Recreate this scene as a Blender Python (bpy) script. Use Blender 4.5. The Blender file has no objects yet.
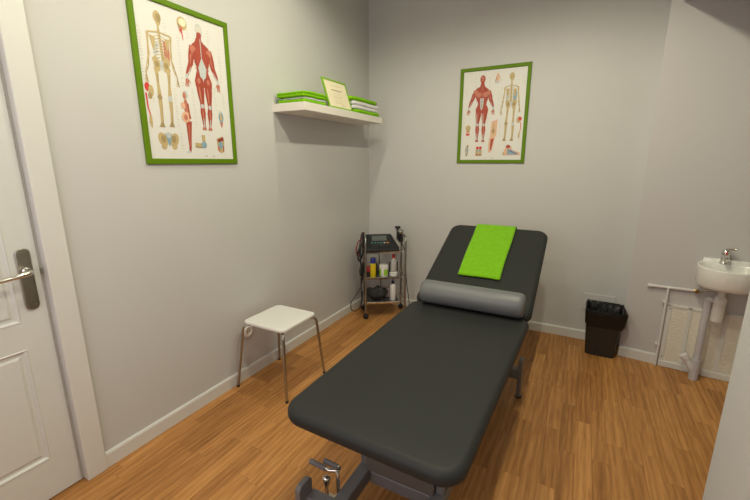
import bpy, bmesh, math, random
from mathutils import Vector, Matrix
random.seed(7)
sc = bpy.context.scene
COL = sc.collection
PI = math.pi

# ---------------------------------------------------------------- materials
def mat(name, color, rough=.5, metal=0., spec=.5, bump=None, var=None, coat=0., trans=0., alpha=1., sheen=0.):
    """bump=(scale, strength, distance)  var=(scale, amount)"""
    m = bpy.data.materials.new(name); m.use_nodes = True
    nt = m.node_tree; b = nt.nodes['Principled BSDF']
    b.inputs['Base Color'].default_value = (*color, 1)
    b.inputs['Roughness'].default_value = rough
    b.inputs['Metallic'].default_value = metal
    b.inputs['Specular IOR Level'].default_value = spec
    b.inputs['Coat Weight'].default_value = coat
    b.inputs['Transmission Weight'].default_value = trans
    b.inputs['Alpha'].default_value = alpha
    b.inputs['Sheen Weight'].default_value = sheen
    tc = nt.nodes.new('ShaderNodeTexCoord')
    if var is None: var = (14., .05)
    n = nt.nodes.new('ShaderNodeTexNoise'); n.inputs['Scale'].default_value = var[0]; n.inputs['Detail'].default_value = 4
    nt.links.new(tc.outputs['Object'], n.inputs['Vector'])
    mr = nt.nodes.new('ShaderNodeMapRange')
    mr.inputs['To Min'].default_value = 1 - var[1]; mr.inputs['To Max'].default_value = 1 + var[1]
    nt.links.new(n.outputs['Fac'], mr.inputs['Value'])
    mx = nt.nodes.new('ShaderNodeMix'); mx.data_type = 'RGBA'; mx.blend_type = 'MULTIPLY'
    mx.inputs['Factor'].default_value = 1; mx.inputs['A'].default_value = (*color, 1)
    nt.links.new(mr.outputs['Result'], mx.inputs['B'])
    nt.links.new(mx.outputs['Result'], b.inputs['Base Color'])
    if bump:
        n2 = nt.nodes.new('ShaderNodeTexNoise'); n2.inputs['Scale'].default_value = bump[0]; n2.inputs['Detail'].default_value = 5
        nt.links.new(tc.outputs['Object'], n2.inputs['Vector'])
        bp = nt.nodes.new('ShaderNodeBump'); bp.inputs['Strength'].default_value = bump[1]; bp.inputs['Distance'].default_value = bump[2]
        nt.links.new(n2.outputs['Fac'], bp.inputs['Height']); nt.links.new(bp.outputs['Normal'], b.inputs['Normal'])
    return m

def floor_mat():
    m = bpy.data.materials.new('oak_laminate'); m.use_nodes = True
    nt = m.node_tree; b = nt.nodes['Principled BSDF']; N = nt.nodes.new; L = nt.links.new
    tc = N('ShaderNodeTexCoord'); sp = N('ShaderNodeSeparateXYZ'); cb = N('ShaderNodeCombineXYZ')
    L(tc.outputs['Object'], sp.inputs[0]); L(sp.outputs['Y'], cb.inputs['X']); L(sp.outputs['X'], cb.inputs['Y'])
    br = N('ShaderNodeTexBrick'); L(cb.outputs[0], br.inputs['Vector'])
    br.inputs['Scale'].default_value = 1; br.inputs['Brick Width'].default_value = .43; br.inputs['Row Height'].default_value = .072
    br.inputs['Mortar Size'].default_value = .0004; br.inputs['Mortar Smooth'].default_value = .1; br.inputs['Bias'].default_value = 0
    br.offset = .37; br.offset_frequency = 2; br.squash = 1.35; br.squash_frequency = 3
    br.inputs['Color1'].default_value = (.08, .08, .08, 1); br.inputs['Color2'].default_value = (1, 1, 1, 1); br.inputs['Mortar'].default_value = (.15, .15, .15, 1)
    # grain: stretched along the board, shifted from board to board
    sh = N('ShaderNodeVectorMath'); sh.operation = 'MULTIPLY_ADD'; sh.inputs[1].default_value = (7.3, 3.1, 5.7)
    L(br.outputs['Color'], sh.inputs[0]); L(cb.outputs[0], sh.inputs[2])
    mp = N('ShaderNodeMapping'); mp.inputs['Scale'].default_value = (3.0, 34, 1); L(sh.outputs[0], mp.inputs['Vector'])
    no = N('ShaderNodeTexNoise'); no.inputs['Scale'].default_value = 1.6; no.inputs['Detail'].default_value = 6; no.inputs['Distortion'].default_value = .6
    L(mp.outputs[0], no.inputs['Vector'])
    mp2 = N('ShaderNodeMapping'); mp2.inputs['Scale'].default_value = (.9, 9, 1); L(sh.outputs[0], mp2.inputs['Vector'])
    wv = N('ShaderNodeTexWave'); wv.wave_type = 'RINGS'; wv.inputs['Scale'].default_value = 1.1; wv.inputs['Distortion'].default_value = 9.; wv.inputs['Detail'].default_value = 3
    wv.inputs['Detail Scale'].default_value = 1.4; L(mp2.outputs[0], wv.inputs['Vector'])
    rp = N('ShaderNodeValToRGB'); e = rp.color_ramp.elements
    e[0].position = 0; e[0].color = (.19, .074, .019, 1); e[1].position = 1; e[1].color = (.66, .335, .112, 1)
    k = e.new(.5); k.color = (.43, .195, .056, 1)
    a1 = N('ShaderNodeMath'); a1.operation = 'MULTIPLY'; a1.inputs[1].default_value = .36; L(br.outputs['Color'], a1.inputs[0])
    a2 = N('ShaderNodeMath'); a2.operation = 'MULTIPLY_ADD'; a2.inputs[1].default_value = .75; L(no.outputs['Fac'], a2.inputs[0]); L(a1.outputs[0], a2.inputs[2])
    a3 = N('ShaderNodeMath'); a3.operation = 'MULTIPLY_ADD'; a3.inputs[1].default_value = .20; L(wv.outputs['Fac'], a3.inputs[0]); L(a2.outputs[0], a3.inputs[2])
    mp3 = N('ShaderNodeMapping'); mp3.inputs['Scale'].default_value = (9, 150, 1); L(sh.outputs[0], mp3.inputs['Vector'])
    n3 = N('ShaderNodeTexNoise'); n3.inputs['Scale'].default_value = 1.; n3.inputs['Detail'].default_value = 3; L(mp3.outputs[0], n3.inputs['Vector'])
    a5 = N('ShaderNodeMath'); a5.operation = 'MULTIPLY_ADD'; a5.inputs[1].default_value = .42; L(n3.outputs['Fac'], a5.inputs[0]); L(a3.outputs[0], a5.inputs[2]); a3 = a5
    a4 = N('ShaderNodeMath'); a4.operation = 'SUBTRACT'; a4.inputs[1].default_value = .375; L(a3.outputs[0], a4.inputs[0])
    L(a4.outputs[0], rp.inputs['Fac'])
    mo = N('ShaderNodeMix'); mo.data_type = 'RGBA'; mo.inputs['B'].default_value = (.17, .075, .022, 1)
    L(br.outputs['Fac'], mo.inputs['Factor']); L(rp.outputs['Color'], mo.inputs['A']); L(mo.outputs['Result'], b.inputs['Base Color'])
    b.inputs['Roughness'].default_value = .42; b.inputs['Specular IOR Level'].default_value = .35
    bp = N('ShaderNodeBump'); bp.inputs['Strength'].default_value = .08; bp.inputs['Distance'].default_value = .002
    L(no.outputs['Fac'], bp.inputs['Height']); L(bp.outputs['Normal'], b.inputs['Normal'])
    return m

WALLC = (.555, .548, .535)
M = dict(
    wall=mat('painted_wall', WALLC, .75, spec=.25, bump=(90, .05, .002), var=(2.5, .02)),
    wallshade=mat('painted_wall_shaded', (.535, .515, .51), .75, spec=.25, bump=(90, .05, .002), var=(2.5, .02)),  # same wall paint, sink wall's darker mauve shading put into the colour
    ceil=mat('painted_ceiling', (.62, .61, .57), .85),
    floor=floor_mat(),
    trim=mat('white_gloss_paint', (.66, .655, .62), .38, var=(3, .02)),
    door=mat('white_door_paint', (.63, .64, .605), .42, var=(3, .02)),
    vinyl=mat('charcoal_vinyl', (.022, .0235, .0225), .55, spec=.28, bump=(160, .12, .001), var=(5, .06)),
    greyvinyl=mat('grey_vinyl', (.150, .156, .160), .40, spec=.5, bump=(120, .08, .001)),
    towel=mat('lime_terry', (.20, .50, .010), .95, spec=.1, bump=(330, 1., .004), var=(55, .22), sheen=.1),
    shelf_green=mat('green_terry_fold', (.20, .48, .010), .95, spec=.1, bump=(260, .8, .003), var=(60, .18)),
    white_terry=mat('white_terry', (.74, .73, .74), .95, spec=.1, bump=(260, .8, .003), var=(60, .08)),
    frame=mat('green_frame_lacquer', (.108, .205, .001), .5, spec=.2, var=(20, .06)),
    certframe=mat('certificate_frame_green', (.20, .42, .01), .45),
    paper=mat('poster_paper', (.70, .685, .65), .5, spec=.3, var=(30, .02)),
    cream=mat('cream_paper', (.78, .70, .50), .6),
    ink=mat('faint_ink', (.50, .45, .33), .7),
    darkink=mat('dark_ink', (.16, .15, .13), .7),
    bone=mat('print_bone', (.50, .38, .18), .6, var=(120, .2)),
    bonedark=mat('print_bone_shadow', (.34, .25, .11), .6, var=(120, .25)),
    muscle=mat('print_muscle', (.37, .055, .030), .6, var=(150, .35)),
    muscle2=mat('print_muscle_dark', (.25, .035, .022), .6),
    musclelight=mat('print_muscle_light', (.50, .17, .11), .6, var=(120, .2)),
    tendon=mat('print_tendon', (.50, .53, .52), .6, var=(120, .15)),
    skullcap=mat('print_skullcap', (.62, .58, .50), .6, var=(90, .12)),
    skin=mat('print_skin', (.70, .42, .28), .6, var=(80, .1)),
    blue=mat('print_blue', (.22, .34, .42), .6, var=(120, .2)),
    red=mat('print_red', (.60, .03, .03), .6),
    steel=mat('grey_painted_steel', (.155, .153, .154), .42, spec=.5),
    steeldark=mat('dark_grey_panel', (.12, .105, .09), .5),
    chrome=mat('chrome', (.72, .70, .66), .16, metal=1.),
    nickel=mat('satin_nickel', (.42, .40, .34), .30, metal=1.),
    dullchrome=mat('worn_chrome', (.40, .40, .385), .25, metal=1.),
    rubber=mat('black_rubber', (.012, .012, .012), .6),
    grip=mat('grey_rubber_grip', (.16, .15, .155), .7),
    seat=mat('white_plastic', (.79, .785, .75), .4, var=(3, .02)),
    shelf=mat('white_shelf', (.76, .72, .66), .5, var=(3, .02)),
    black=mat('black_plastic', (.014, .014, .015), .42),
    blackmid=mat('dark_grey_plastic', (.016, .017, .018), .55, spec=.3),
    screen=mat('lcd_screen', (.10, .115, .11), .15),
    liner=mat('bin_liner', (.006, .006, .006), .32, spec=.4, bump=(30, .6, .01)),
    binbody=mat('bin_plastic', (.022, .021, .020), .38),
    ceramic=mat('white_ceramic', (.80, .79, .75), .12, coat=.5, var=(3, .01)),
    pvc=mat('white_pvc', (.68, .66, .65), .38, var=(6, .04)),
    pvcgrey=mat('grey_white_pvc', (.50, .48, .50), .4, var=(6, .05)),
    panel=mat('textured_panel', (.72, .68, .58), .6, bump=(75, .35, .02), var=(60, .06)),
    brass=mat('brass', (.5, .36, .15), .3, metal=1.),
    darkglass=mat('smoked_glass_shelf', (.05, .05, .05), .08, spec=.6),
    yellow=mat('yellow_can', (.62, .47, .01), .35), bluecap=mat('blue_cap', (.02, .03, .22), .35),
    redcap=mat('red_cap', (.60, .015, .015), .35), redjar=mat('crimson_tub', (.40, .012, .04), .4),
    whiteplastic=mat('white_bottle', (.72, .71, .68), .4), limelabel=mat('lime_label', (.30, .55, .03), .5),
    clear=mat('cloudy_bottle', (.42, .40, .38), .3), navycap=mat('navy_cap', (.01, .012, .06), .4),
    pinkpack=mat('pale_pink_pack', (.50, .38, .38), .6), bluelabel=mat('blue_label', (.25, .30, .45), .5),
    green_led=mat('teal_key', (.05, .22, .16), .4), orange=mat('orange_key', (.65, .22, .03), .4), greykey=mat('grey_key', (.4, .4, .38), .4),
    bag=mat('black_mesh_bag', (.025, .026, .026), .6, bump=(90, .9, .01), var=(70, .5)),
    wine=mat('dark_red_lead', (.20, .02, .02), .5),
)

# ---------------------------------------------------------------- helpers
def link(name, bm, m, parent=None, smooth=True, loc=None):
    me = bpy.data.meshes.new(name)
    bmesh.ops.recalc_face_normals(bm, faces=bm.faces[:])
    bm.to_mesh(me); bm.free()
    for mm in (m if isinstance(m, (list, tuple)) else [m]): me.materials.append(mm)
    o = bpy.data.objects.new(name, me); COL.objects.link(o)
    if parent is not None: o.parent = parent
    if loc is not None: o.location = loc
    if smooth:
        for p in me.polygons: p.use_smooth = True
        md = None
        try: me.set_sharp_from_angle(angle=math.radians(40))
        except Exception: pass
    return o
def tag(o, label=None, cat=None, group=None, kind=None):
    if label: o['label'] = label
    if cat: o['category'] = cat
    if group: o['group'] = group
    if kind: o['kind'] = kind
    return o
def thing(name, label, cat, loc=(0, 0, 0), rz=0, group=None):
    o = bpy.data.objects.new(name, None); COL.objects.link(o)
    o.empty_display_size = .05
    o.location = loc; o.rotation_euler = (0, 0, rz)
    return tag(o, label, cat, group)
def struct(name, bm, m, parent=None, smooth=False):
    o = link(name, bm, m, parent, smooth)
    if parent is None: o['kind'] = 'structure'
    return o
def new(): return bmesh.new()
def box(bm, x0, x1, y0, y1, z0, z1, bev=0, seg=2, mi=0, mtx=None):
    vs = [bm.verts.new((x, y, z)) for x in (x0, x1) for y in (y0, y1) for z in (z0, z1)]
    idx = [(0, 1, 3, 2), (4, 6, 7, 5), (0, 4, 5, 1), (2, 3, 7, 6), (0, 2, 6, 4), (1, 5, 7, 3)]
    fs = [bm.faces.new([vs[i] for i in f]) for f in idx]
    for f in fs: f.material_index = mi
    out = vs
    if bev > 0:
        es = list({e for f in fs for e in f.edges})
        r = bmesh.ops.bevel(bm, geom=es, offset=bev, segments=seg, profile=.5, affect='EDGES', material=-1)
        out = list({v for v in r['verts']} | {v for v in vs if v.is_valid})
    if mtx is not None: bmesh.ops.transform(bm, matrix=mtx, verts=[v for v in out if v.is_valid])
    return out
def tube(bm, pts, r, n=10, cap=True, mi=0, closed=False):
    pts = [Vector(p) for p in pts]; N = len(pts)
    rad = r if isinstance(r, (list, tuple)) else [r] * N
    up = None; rings = []
    for i, p in enumerate(pts):
        if closed: t = pts[(i + 1) % N] - pts[i - 1]
        else: t = pts[min(i + 1, N - 1)] - pts[max(i - 1, 0)]
        if t.length < 1e-9: t = Vector((0, 0, 1))
        t.normalize()
        if up is None:
            a = Vector((0, 0, 1)) if abs(t.z) < .9 else Vector((1, 0, 0))
            up = (a - t * a.dot(t)).normalized()
        else:
            up = up - t * up.dot(t)
            up = up.normalized() if up.length > 1e-6 else t.orthogonal().normalized()
        s = t.cross(up)
        rings.append([bm.verts.new(p + (up * math.cos(2 * PI * k / n) + s * math.sin(2 * PI * k / n)) * rad[i]) for k in range(n)])
    for i in range(N if closed else N - 1):
        a, b = rings[i], rings[(i + 1) % N]
        for k in range(n):
            bm.faces.new((a[k], a[(k + 1) % n], b[(k + 1) % n], b[k])).material_index = mi
    if cap and not closed:
        bm.faces.new(rings[0][::-1]).material_index = mi; bm.faces.new(rings[-1]).material_index = mi
def smoothpath(pts, sub=6):
    P = [Vector(p) for p in pts]; out = []
    for i in range(len(P) - 1):
        p0, p1, p2, p3 = P[max(i - 1, 0)], P[i], P[i + 1], P[min(i + 2, len(P) - 1)]
        for k in range(sub):
            t = k / sub
            out.append(.5 * ((2 * p1) + (p2 - p0) * t + (2 * p0 - 5 * p1 + 4 * p2 - p3) * t * t + (3 * p1 - p0 - 3 * p2 + p3) * t ** 3))
    out.append(P[-1]); return out
def roundpath(pts, r, sub=5):
    """polyline with rounded corners"""
    P = [Vector(p) for p in pts]; out = [P[0]]
    for i in range(1, len(P) - 1):
        a, b, c = P[i - 1], P[i], P[i + 1]
        d1 = (a - b); d2 = (c - b); rr = min(r, d1.length * .49, d2.length * .49)
        p, q = b + d1.normalized() * rr, b + d2.normalized() * rr
        for k in range(sub + 1):
            t = k / sub
            out.append((1 - t) ** 2 * p + 2 * t * (1 - t) * b + t * t * q)
    out.append(P[-1]); return out
def lathe(bm, prof, n=24, c=(0, 0, 0), mi=0, mtx=None):
    rings = []; allv = []
    for r, z in prof:
        ring = [bm.verts.new((c[0] + r * math.cos(2 * PI * k / n), c[1] + r * math.sin(2 * PI * k / n), c[2] + z)) for k in range(n)] if r > 1e-6 else [bm.verts.new((c[0], c[1], c[2] + z))]
        rings.append(ring); allv += ring
    for a, b in zip(rings, rings[1:]):
        for k in range(n):
            k2 = (k + 1) % n
            if len(a) == 1 and len(b) == 1: continue
            if len(a) == 1: f = bm.faces.new((a[0], b[k2], b[k]))
            elif len(b) == 1: f = bm.faces.new((a[k], a[k2], b[0]))
            else: f = bm.faces.new((a[k], a[k2], b[k2], b[k]))
            f.material_index = mi
    if mtx is not None: bmesh.ops.transform(bm, matrix=mtx, verts=allv)
    return allv
def rrect(w, l, r, n=8, r2=None):
    pts = []; q = r if r2 is None else r2   # r2: corners at the +y end
    for cx, cy, a0, r in ((w / 2 - q, l / 2 - q, 0, q), (-w / 2 + q, l / 2 - q, PI / 2, q), (-w / 2 + r, -l / 2 + r, PI, r), (w / 2 - r, -l / 2 + r, 1.5 * PI, r)):
        for k in range(n + 1):
            a = a0 + PI / 2 * k / n; pts.append((cx + r * math.cos(a), cy + r * math.sin(a)))
    return pts
def slab(bm, w, l, h, rc, re, crown=0., ncorner=8, ne=6, mi=0, rc2=None):
    """pillow edged slab, centred in xy, z 0..h"""
    prof = []
    for k in range(ne + 1):
        a = -PI / 2 + PI / 2 * k / ne; prof.append((re - re * math.cos(a), re + re * math.sin(a)))
    for k in range(ne + 1):
        a = PI / 2 * k / ne; prof.append((re - re * math.cos(a), h - re + re * math.sin(a)))
    for f in (.3, .6, .9): prof.append((re + (min(w, l) / 2 - re) * f, h + crown * f))
    rings = []; vv = []
    for ins, z in prof:
        ww, ll = w - 2 * ins, l - 2 * ins; r = max(min(rc - ins * .6, ww / 2 - 1e-4, ll / 2 - 1e-4), .002); r2 = None if rc2 is None else max(min(rc2 - ins * .6, ww / 2 - 1e-4, ll / 2 - 1e-4), .002)
        ring = [bm.verts.new((x, y, z)) for x, y in rrect(ww, ll, r, ncorner, r2)]
        rings.append(ring); vv += ring
    for a, b in zip(rings, rings[1:]):
        n = len(a)
        for k in range(n): bm.faces.new((a[k], a[(k + 1) % n], b[(k + 1) % n], b[k])).material_index = mi
    bm.faces.new(rings[0][::-1]).material_index = mi; bm.faces.new(rings[-1]).material_index = mi
    return vv
def T(x, y, z): return Matrix.Translation((x, y, z))
def xf(bm, vs, m): bmesh.ops.transform(bm, matrix=m, verts=[v for v in vs if v.is_valid])

# ---------------------------------------------------------------- the room
WX = 2.26          # face of the partition on the right
CH = 2.8           # ceiling
W0 = Vector((2.2, -.172, 0)); U = Vector((.993, -.119, 0)).normalized(); NV = Vector((U.y, -U.x, 0))  # sink wall: origin, along, towards the room
def SW(u, v, z): return W0 + U * u + NV * v + Vector((0, 0, z))
SWM = Matrix(((U.x, NV.x, 0, W0.x), (U.y, NV.y, 0, W0.y), (0, 0, 1, 0), (0, 0, 0, 1)))

bm = new(); box(bm, -.3, 4.2, -4.4, .3, -.1, 0); struct('floor', bm, M['floor'])
bm = new(); box(bm, -.3, 4.2, -4.4, .3, CH, CH + .1); struct('ceiling', bm, M['ceil'])
bm = new(); box(bm, -.2, 0, -2.65, .2, 0, CH); box(bm, -.2, 0, -3.52, -2.65, 2.12, CH); box(bm, -.2, 0, -4.2, -3.52, 0, CH); struct('wall_left', bm, M['wall'])
bm = new(); box(bm, 0, 2.4, 0, .2, 0, CH); struct('wall_back', bm, M['wall'])
bm = new()  # wall behind the sink, standing a little forward of the back wall
box(bm, 0, 1.35, -.19, 0, 0, CH, mtx=SWM); struct('wall_sink', bm, M['wallshade'])
bm = new(); box(bm, WX, WX + .12, -4.0, -2.02, 0, CH); struct('wall_right', bm, M['wall'])
bm = new(); box(bm, WX, WX + .12, -2.02, -.19, 2.335, CH); struct('trim_4', bm, M['wall'])
bm = new(); box(bm, 3.3, 3.45, -4.0, -.25, 0, CH); struct('wall_nook', bm, M['wall'])
bm = new(); box(bm, 0, 3.3, -4.2, -4.0, 0, CH); struct('wall_front', bm, M['wall'])

def skirting(name, L, m4):
    bm = new(); prof = [(0, 0), (.014, 0), (.014, .066), (.010, .074), (0, .076)]
    a = [bm.verts.new((0, -x, z)) for x, z in prof]; b = [bm.verts.new((L, -x, z)) for x, z in prof]
    for k in range(5): bm.faces.new((a[k], a[(k + 1) % 5], b[(k + 1) % 5], b[k]))
    bm.faces.new(a); bm.faces.new(b[::-1]); bmesh.ops.transform(bm, matrix=m4, verts=bm.verts[:])
    return struct(name, bm, M['trim'])
skirting('baseboard_back', 2.2, T(0, 0, 0))
skirting('baseboard_left', 2.574, Matrix.Rotation(PI / 2, 4, 'Z') @ Matrix.Translation((-2.574, 0, 0)))
sm = Matrix(((U.x, -NV.x, 0, W0.x), (U.y, -NV.y, 0, W0.y), (0, 0, 1, 0), (0, 0, 0, 1)))
skirting('baseboard_right', .226, sm)

# door frame and door, left wall
bm = new()
box(bm, -.02, .022, -2.656, -2.574, 0, 2.12, .004); box(bm, -.02, .022, -3.58, -3.498, 0, 2.12, .004); box(bm, -.02, .022, -3.58, -2.574, 2.12, 2.20, .004)
box(bm, -.12, -.021, -2.67, -2.650, 0, 2.12); box(bm, -.12, -.021, -3.53, -3.508, 0, 2.12)
tr = struct('trim_1', bm, M['trim'])
bm = new(); box(bm, -.014, -.0105, -2.667, -2.658, .966, .988, mi=0); sp_ = link('strike_plate', bm, M['nickel'], tr, False); sp_['label'] = 'small dark metal strike plate'
dr = bpy.data.objects.new('door_1', None); COL.objects.link(dr); dr['kind'] = 'structure'; dr.location = (-.012, -2.668, .008)
# leaf with two moulded panels, in door coordinates (y negative away from the latch edge)
bm = new()
def leaf(bm):
    DW, DH = .84, 2.10
    ys = [0, -.088, -.752, -DW]; zs = [0, .178, .675, .785, 1.95, DH]
    for i in range(3):
        for j in range(5):
            y1, y0, z0, z1 = ys[i], ys[i + 1], zs[j], zs[j + 1]
            if i == 1 and j in (1, 3):
                def ring(ins, x): return [bm.verts.new((x, y, z)) for y, z in ((y0 + ins, z0 + ins), (y1 - ins, z0 + ins), (y1 - ins, z1 - ins), (y0 + ins, z1 - ins))]
                rs = [ring(0, 0), ring(.003, .003), ring(.008, -.001), ring(.012, -.005), ring(.022, -.006), ring(.032, -.001)]
                for a, b in zip(rs, rs[1:]):
                    for k in range(4): bm.faces.new((a[k], a[(k + 1) % 4], b[(k + 1) % 4], b[k]))
                bm.faces.new(rs[-1])
            else:
                bm.faces.new([bm.verts.new(p) for p in ((0, y0, z0), (0, y1, z0), (0, y1, z1), (0, y0, z1))])
    bmesh.ops.remove_doubles(bm, verts=bm.verts[:], dist=1e-5)
    for a, b in (((0, 0), (0, DH)),):
        bm.faces.new([bm.verts.new(p) for p in ((0, 0, 0), (-.04, 0, 0), (-.04, 0, DH), (0, 0, DH))])
        bm.faces.new([bm.verts.new(p) for p in ((-.04, -DW, 0), (-.04, 0, 0), (-.04, 0, DH), (-.04, -DW, DH))])
        bm.faces.new([bm.verts.new(p) for p in ((0, -DW, 0), (-.04, -DW, 0), (-.04, -DW, DH), (0, -DW, DH))])
        bm.faces.new([bm.verts.new(p) for p in ((0, -DW, 0), (0, 0, 0), (-.04, 0, 0), (-.04, -DW, 0))])
        bm.faces.new([bm.verts.new(p) for p in ((0, -DW, DH), (0, 0, DH), (-.04, 0, DH), (-.04, -DW, DH))])
    bmesh.ops.remove_doubles(bm, verts=bm.verts[:], dist=1e-5)
leaf(bm); link('door_leaf', bm, M['door'], dr, False)
hz, hy = .949, -.044
hd = bpy.data.objects.new('door_handle', None); COL.objects.link(hd); hd.parent = dr; hd.location = (0, hy, hz)
bm = new(); vs = slab(bm, .046, .245, .008, .021, .003); xf(bm, vs, Matrix(((0, 0, 1, 0), (1, 0, 0, 0), (0, 1, 0, 0), (0, 0, 0, 1))))
for sy in (-.012, .012):
    for sz in (-.103, .103):
        v = lathe(bm, [(0, .0022), (.0035, .0016), (.004, 0)], 10); xf(bm, v, T(.0078, sy, sz) @ Matrix.Rotation(PI / 2, 4, 'Y'))
bp_ = link('handle_plate', bm, M['nickel'], hd); bp_['label'] = 'long rounded metal backplate'
bm = new(); v = lathe(bm, [(.014, 0), (.014, .006), (.010, .010), (.010, .03)], 16); xf(bm, v, T(.008, 0, .035) @ Matrix.Rotation(PI / 2, 4, 'Y'))
tube(bm, smoothpath([(.03, 0, .035), (.052, -.002, .035), (.062, -.025, .033), (.062, -.06, .029), (.060, -.10, .026), (.055, -.125, .027)]), [.009] * 6 + [.0095] * 12 + [.0085] * 12 + [.007], 12)
link('handle_lever', bm, M['chrome'], hd)

# ---------------------------------------------------------------- anatomy charts
class Print:
    def __init__(s, W, H): s.bm = new(); s.W, s.H = W, H; s.mats = []; s.z = .0; s.cnt = {}
    def mi(s, k):
        if k not in s.mats: s.mats.append(k)
        return s.mats.index(k)
    def P(s, u, v, L): return ((u - .5) * s.W, -.0004 - L * .00025 - s.z, (.5 - v) * s.H)
    def poly(s, pts, k, L=1):
        s.cnt[L] = s.cnt.get(L, 0) + 1; s.z = s.cnt[L] * 2.2e-6
        f = s.bm.faces.new([s.bm.verts.new(s.P(u, v, L)) for u, v in pts]); f.material_index = s.mi(k)
    def ell(s, u, v, ru, rv, k, L=1, a=0, n=18):
        pts = []
        for i in range(n):
            t = 2 * PI * i / n; x, y = ru * math.cos(t) * s.W, rv * math.sin(t) * s.H
            pts.append((u + (x * math.cos(a) - y * math.sin(a)) / s.W, v + (x * math.sin(a) + y * math.cos(a)) / s.H))
        s.poly(pts, k, L)
    def limb(s, pts, k, L=1):
        """pts: (u, v, width in u)"""
        l, r = [], []
        for i, (u, v, w) in enumerate(pts):
            a = pts[max(i - 1, 0)]; b = pts[min(i + 1, len(pts) - 1)]
            dx, dy = (b[0] - a[0]) * s.W, (b[1] - a[1]) * s.H; d = math.hypot(dx, dy) or 1
            nx, ny = -dy / d, dx / d; h = w * s.W / 2
            l.append((u + nx * h / s.W, v + ny * h / s.H)); r.append((u - nx * h / s.W, v - ny * h / s.H))
        for i in range(len(pts) - 1): s.poly([l[i], l[i + 1], r[i + 1], r[i]], k, L)
    def limbs(s, p, k, L): s.limb(p, k, L)

def skeleton(p, f, back=False, tint='musclelight'):
    b, d = 'bone', 'bonedark'
    su, sv = f['skull']
    p.ell(su, sv, .036, .036, b, 2); p.ell(su + .004, sv + .022, .024, .026, b, 2)
    p.ell(su + .010, sv + .004, .022, .026, d, 3) if back else [p.ell(su + x, sv + .008, .008, .006, d, 3) for x in (-.012, .012)]
    cu, cv = f['c7']; eu, ev = f['spineEnd']
    p.limb([(su, sv + .04, .018), (cu, cv + .01, .018), ((cu + eu) / 2, (cv + ev) / 2, .022), (eu, ev, .030)], b, 3)
    for i in range(13):
        t = i / 12; u = cu + (eu - cu) * t; v = cv + .02 + (ev - cv - .02) * t
        p.limb([(u - .014, v, .005), (u + .014, v, .005)], d, 4)
    (lu, lv), (ru, rv) = f['shL'], f['shR']
    p.limb([(lu, lv, .016), (cu, cv + .03, .012), (ru, rv, .016)], b, 4)
    mu = (lu + ru) / 2
    for i in range(8):     # ribs
        v = lv + .012 + i * .018; w = .060 + .012 * math.sin(i / 7 * PI)
        for sgn in (-1, 1):
            p.limb([(mu + sgn * .012, v - .004, .006), (mu + sgn * w * .6, v + .001, .006), (mu + sgn * w, v + .012, .004)], b if i % 2 == 0 else d, 3)
    p.poly([(mu + .03, lv + .03), (mu + .085, lv + .05), (mu + .075, lv + .17), (mu + .03, lv + .15)], tint, 2)
    p.poly([(mu - .075, lv + .04), (mu - .02, lv + .05), (mu - .03, lv + .12), (mu - .065, lv + .13)], 'tendon', 2)
    p.poly([(lu + .012, lv + .012), (lu + .066, lv + .02), (lu + .052, lv + .088), (lu + .036, lv + .088)], b, 4)
    p.poly([(ru - .012, rv + .02), (ru - .060, rv + .02), (ru - .048, rv + .085), (ru - .034, rv + .09)], b, 4)
    pu, pv = f['pel']
    for sgn in (-1, 1):
        p.poly([(pu + sgn * .008, pv - .012), (pu + sgn * .052, pv - .045), (pu + sgn * .082, pv - .024), (pu + sgn * .068, pv + .022), (pu + sgn * .05, pv + .05), (pu + sgn * .018, pv + .042)], b, 4)
        p.ell(pu + sgn * .042, pv + .006, .020, .018, d, 5)
    p.poly([(pu - .02, pv - .02), (pu + .02, pv - .02), (pu + .004, pv + .04), (pu - .004, pv + .04)], 'tendon', 5)
    for e, h, s0 in (('elL', 'haL', 'shL'), ('elR', 'haR', 'shR')):
        p.limb([(*f[s0], .024), ((f[s0][0] + f[e][0]) / 2, (f[s0][1] + f[e][1]) / 2, .013), (*f[e], .024)], b, 3)
        m_ = ((f[e][0] + f[h][0]) / 2, (f[e][1] + f[h][1]) / 2)
        p.limb([(*f[e], .016), (m_[0] - .008, m_[1], .009), (f[h][0], f[h][1] - .03, .014)], b, 3)
        p.limb([(*f[e], .012), (m_[0] + .008, m_[1], .007), (f[h][0], f[h][1] - .03, .010)], d, 2)
        for q in (-.014, -.004, .006, .014): p.limb([(f[h][0], f[h][1] - .03, .007), (f[h][0] + q, f[h][1] + .028, .004)], d if q > 0 else b, 3)
    for hp, kn, ft, sg in (('hipL', 'knL', 'ftL', -1), ('hipR', 'knR', 'ftR', 1)):
        (a, b0), (c, e0), (g, h0) = f[hp], f[kn], f[ft]
        p.ell(a, b0, .022, .014, b, 4)
        p.limb([(a, b0, .034), ((a + c) / 2, (b0 + e0) / 2, .022), (c, e0 - .015, .036)], b, 3)
        p.limb([(a + .006, b0 + .03, .008), ((a + c) / 2 + .005, (b0 + e0) / 2, .007)], d, 4)
        p.ell(c, e0, .022, .018, 'tendon' if sg > 0 else d, 4)
        p.limb([(c, e0 + .015, .036), ((c + g) / 2, (e0 + h0) / 2, .022), (g, h0 - .02, .024)], b, 3)
        p.limb([(c + .014, e0 + .02, .007), ((c + g) / 2 + .013, (e0 + h0) / 2, .006), (g + .009, h0 - .02, .009)], d, 4)
        p.poly([(g - .030, h0 + .006), (g + .024, h0 + .006), (g + .012, h0 - .024), (g - .010, h0 - .024)], d, 4)

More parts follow.
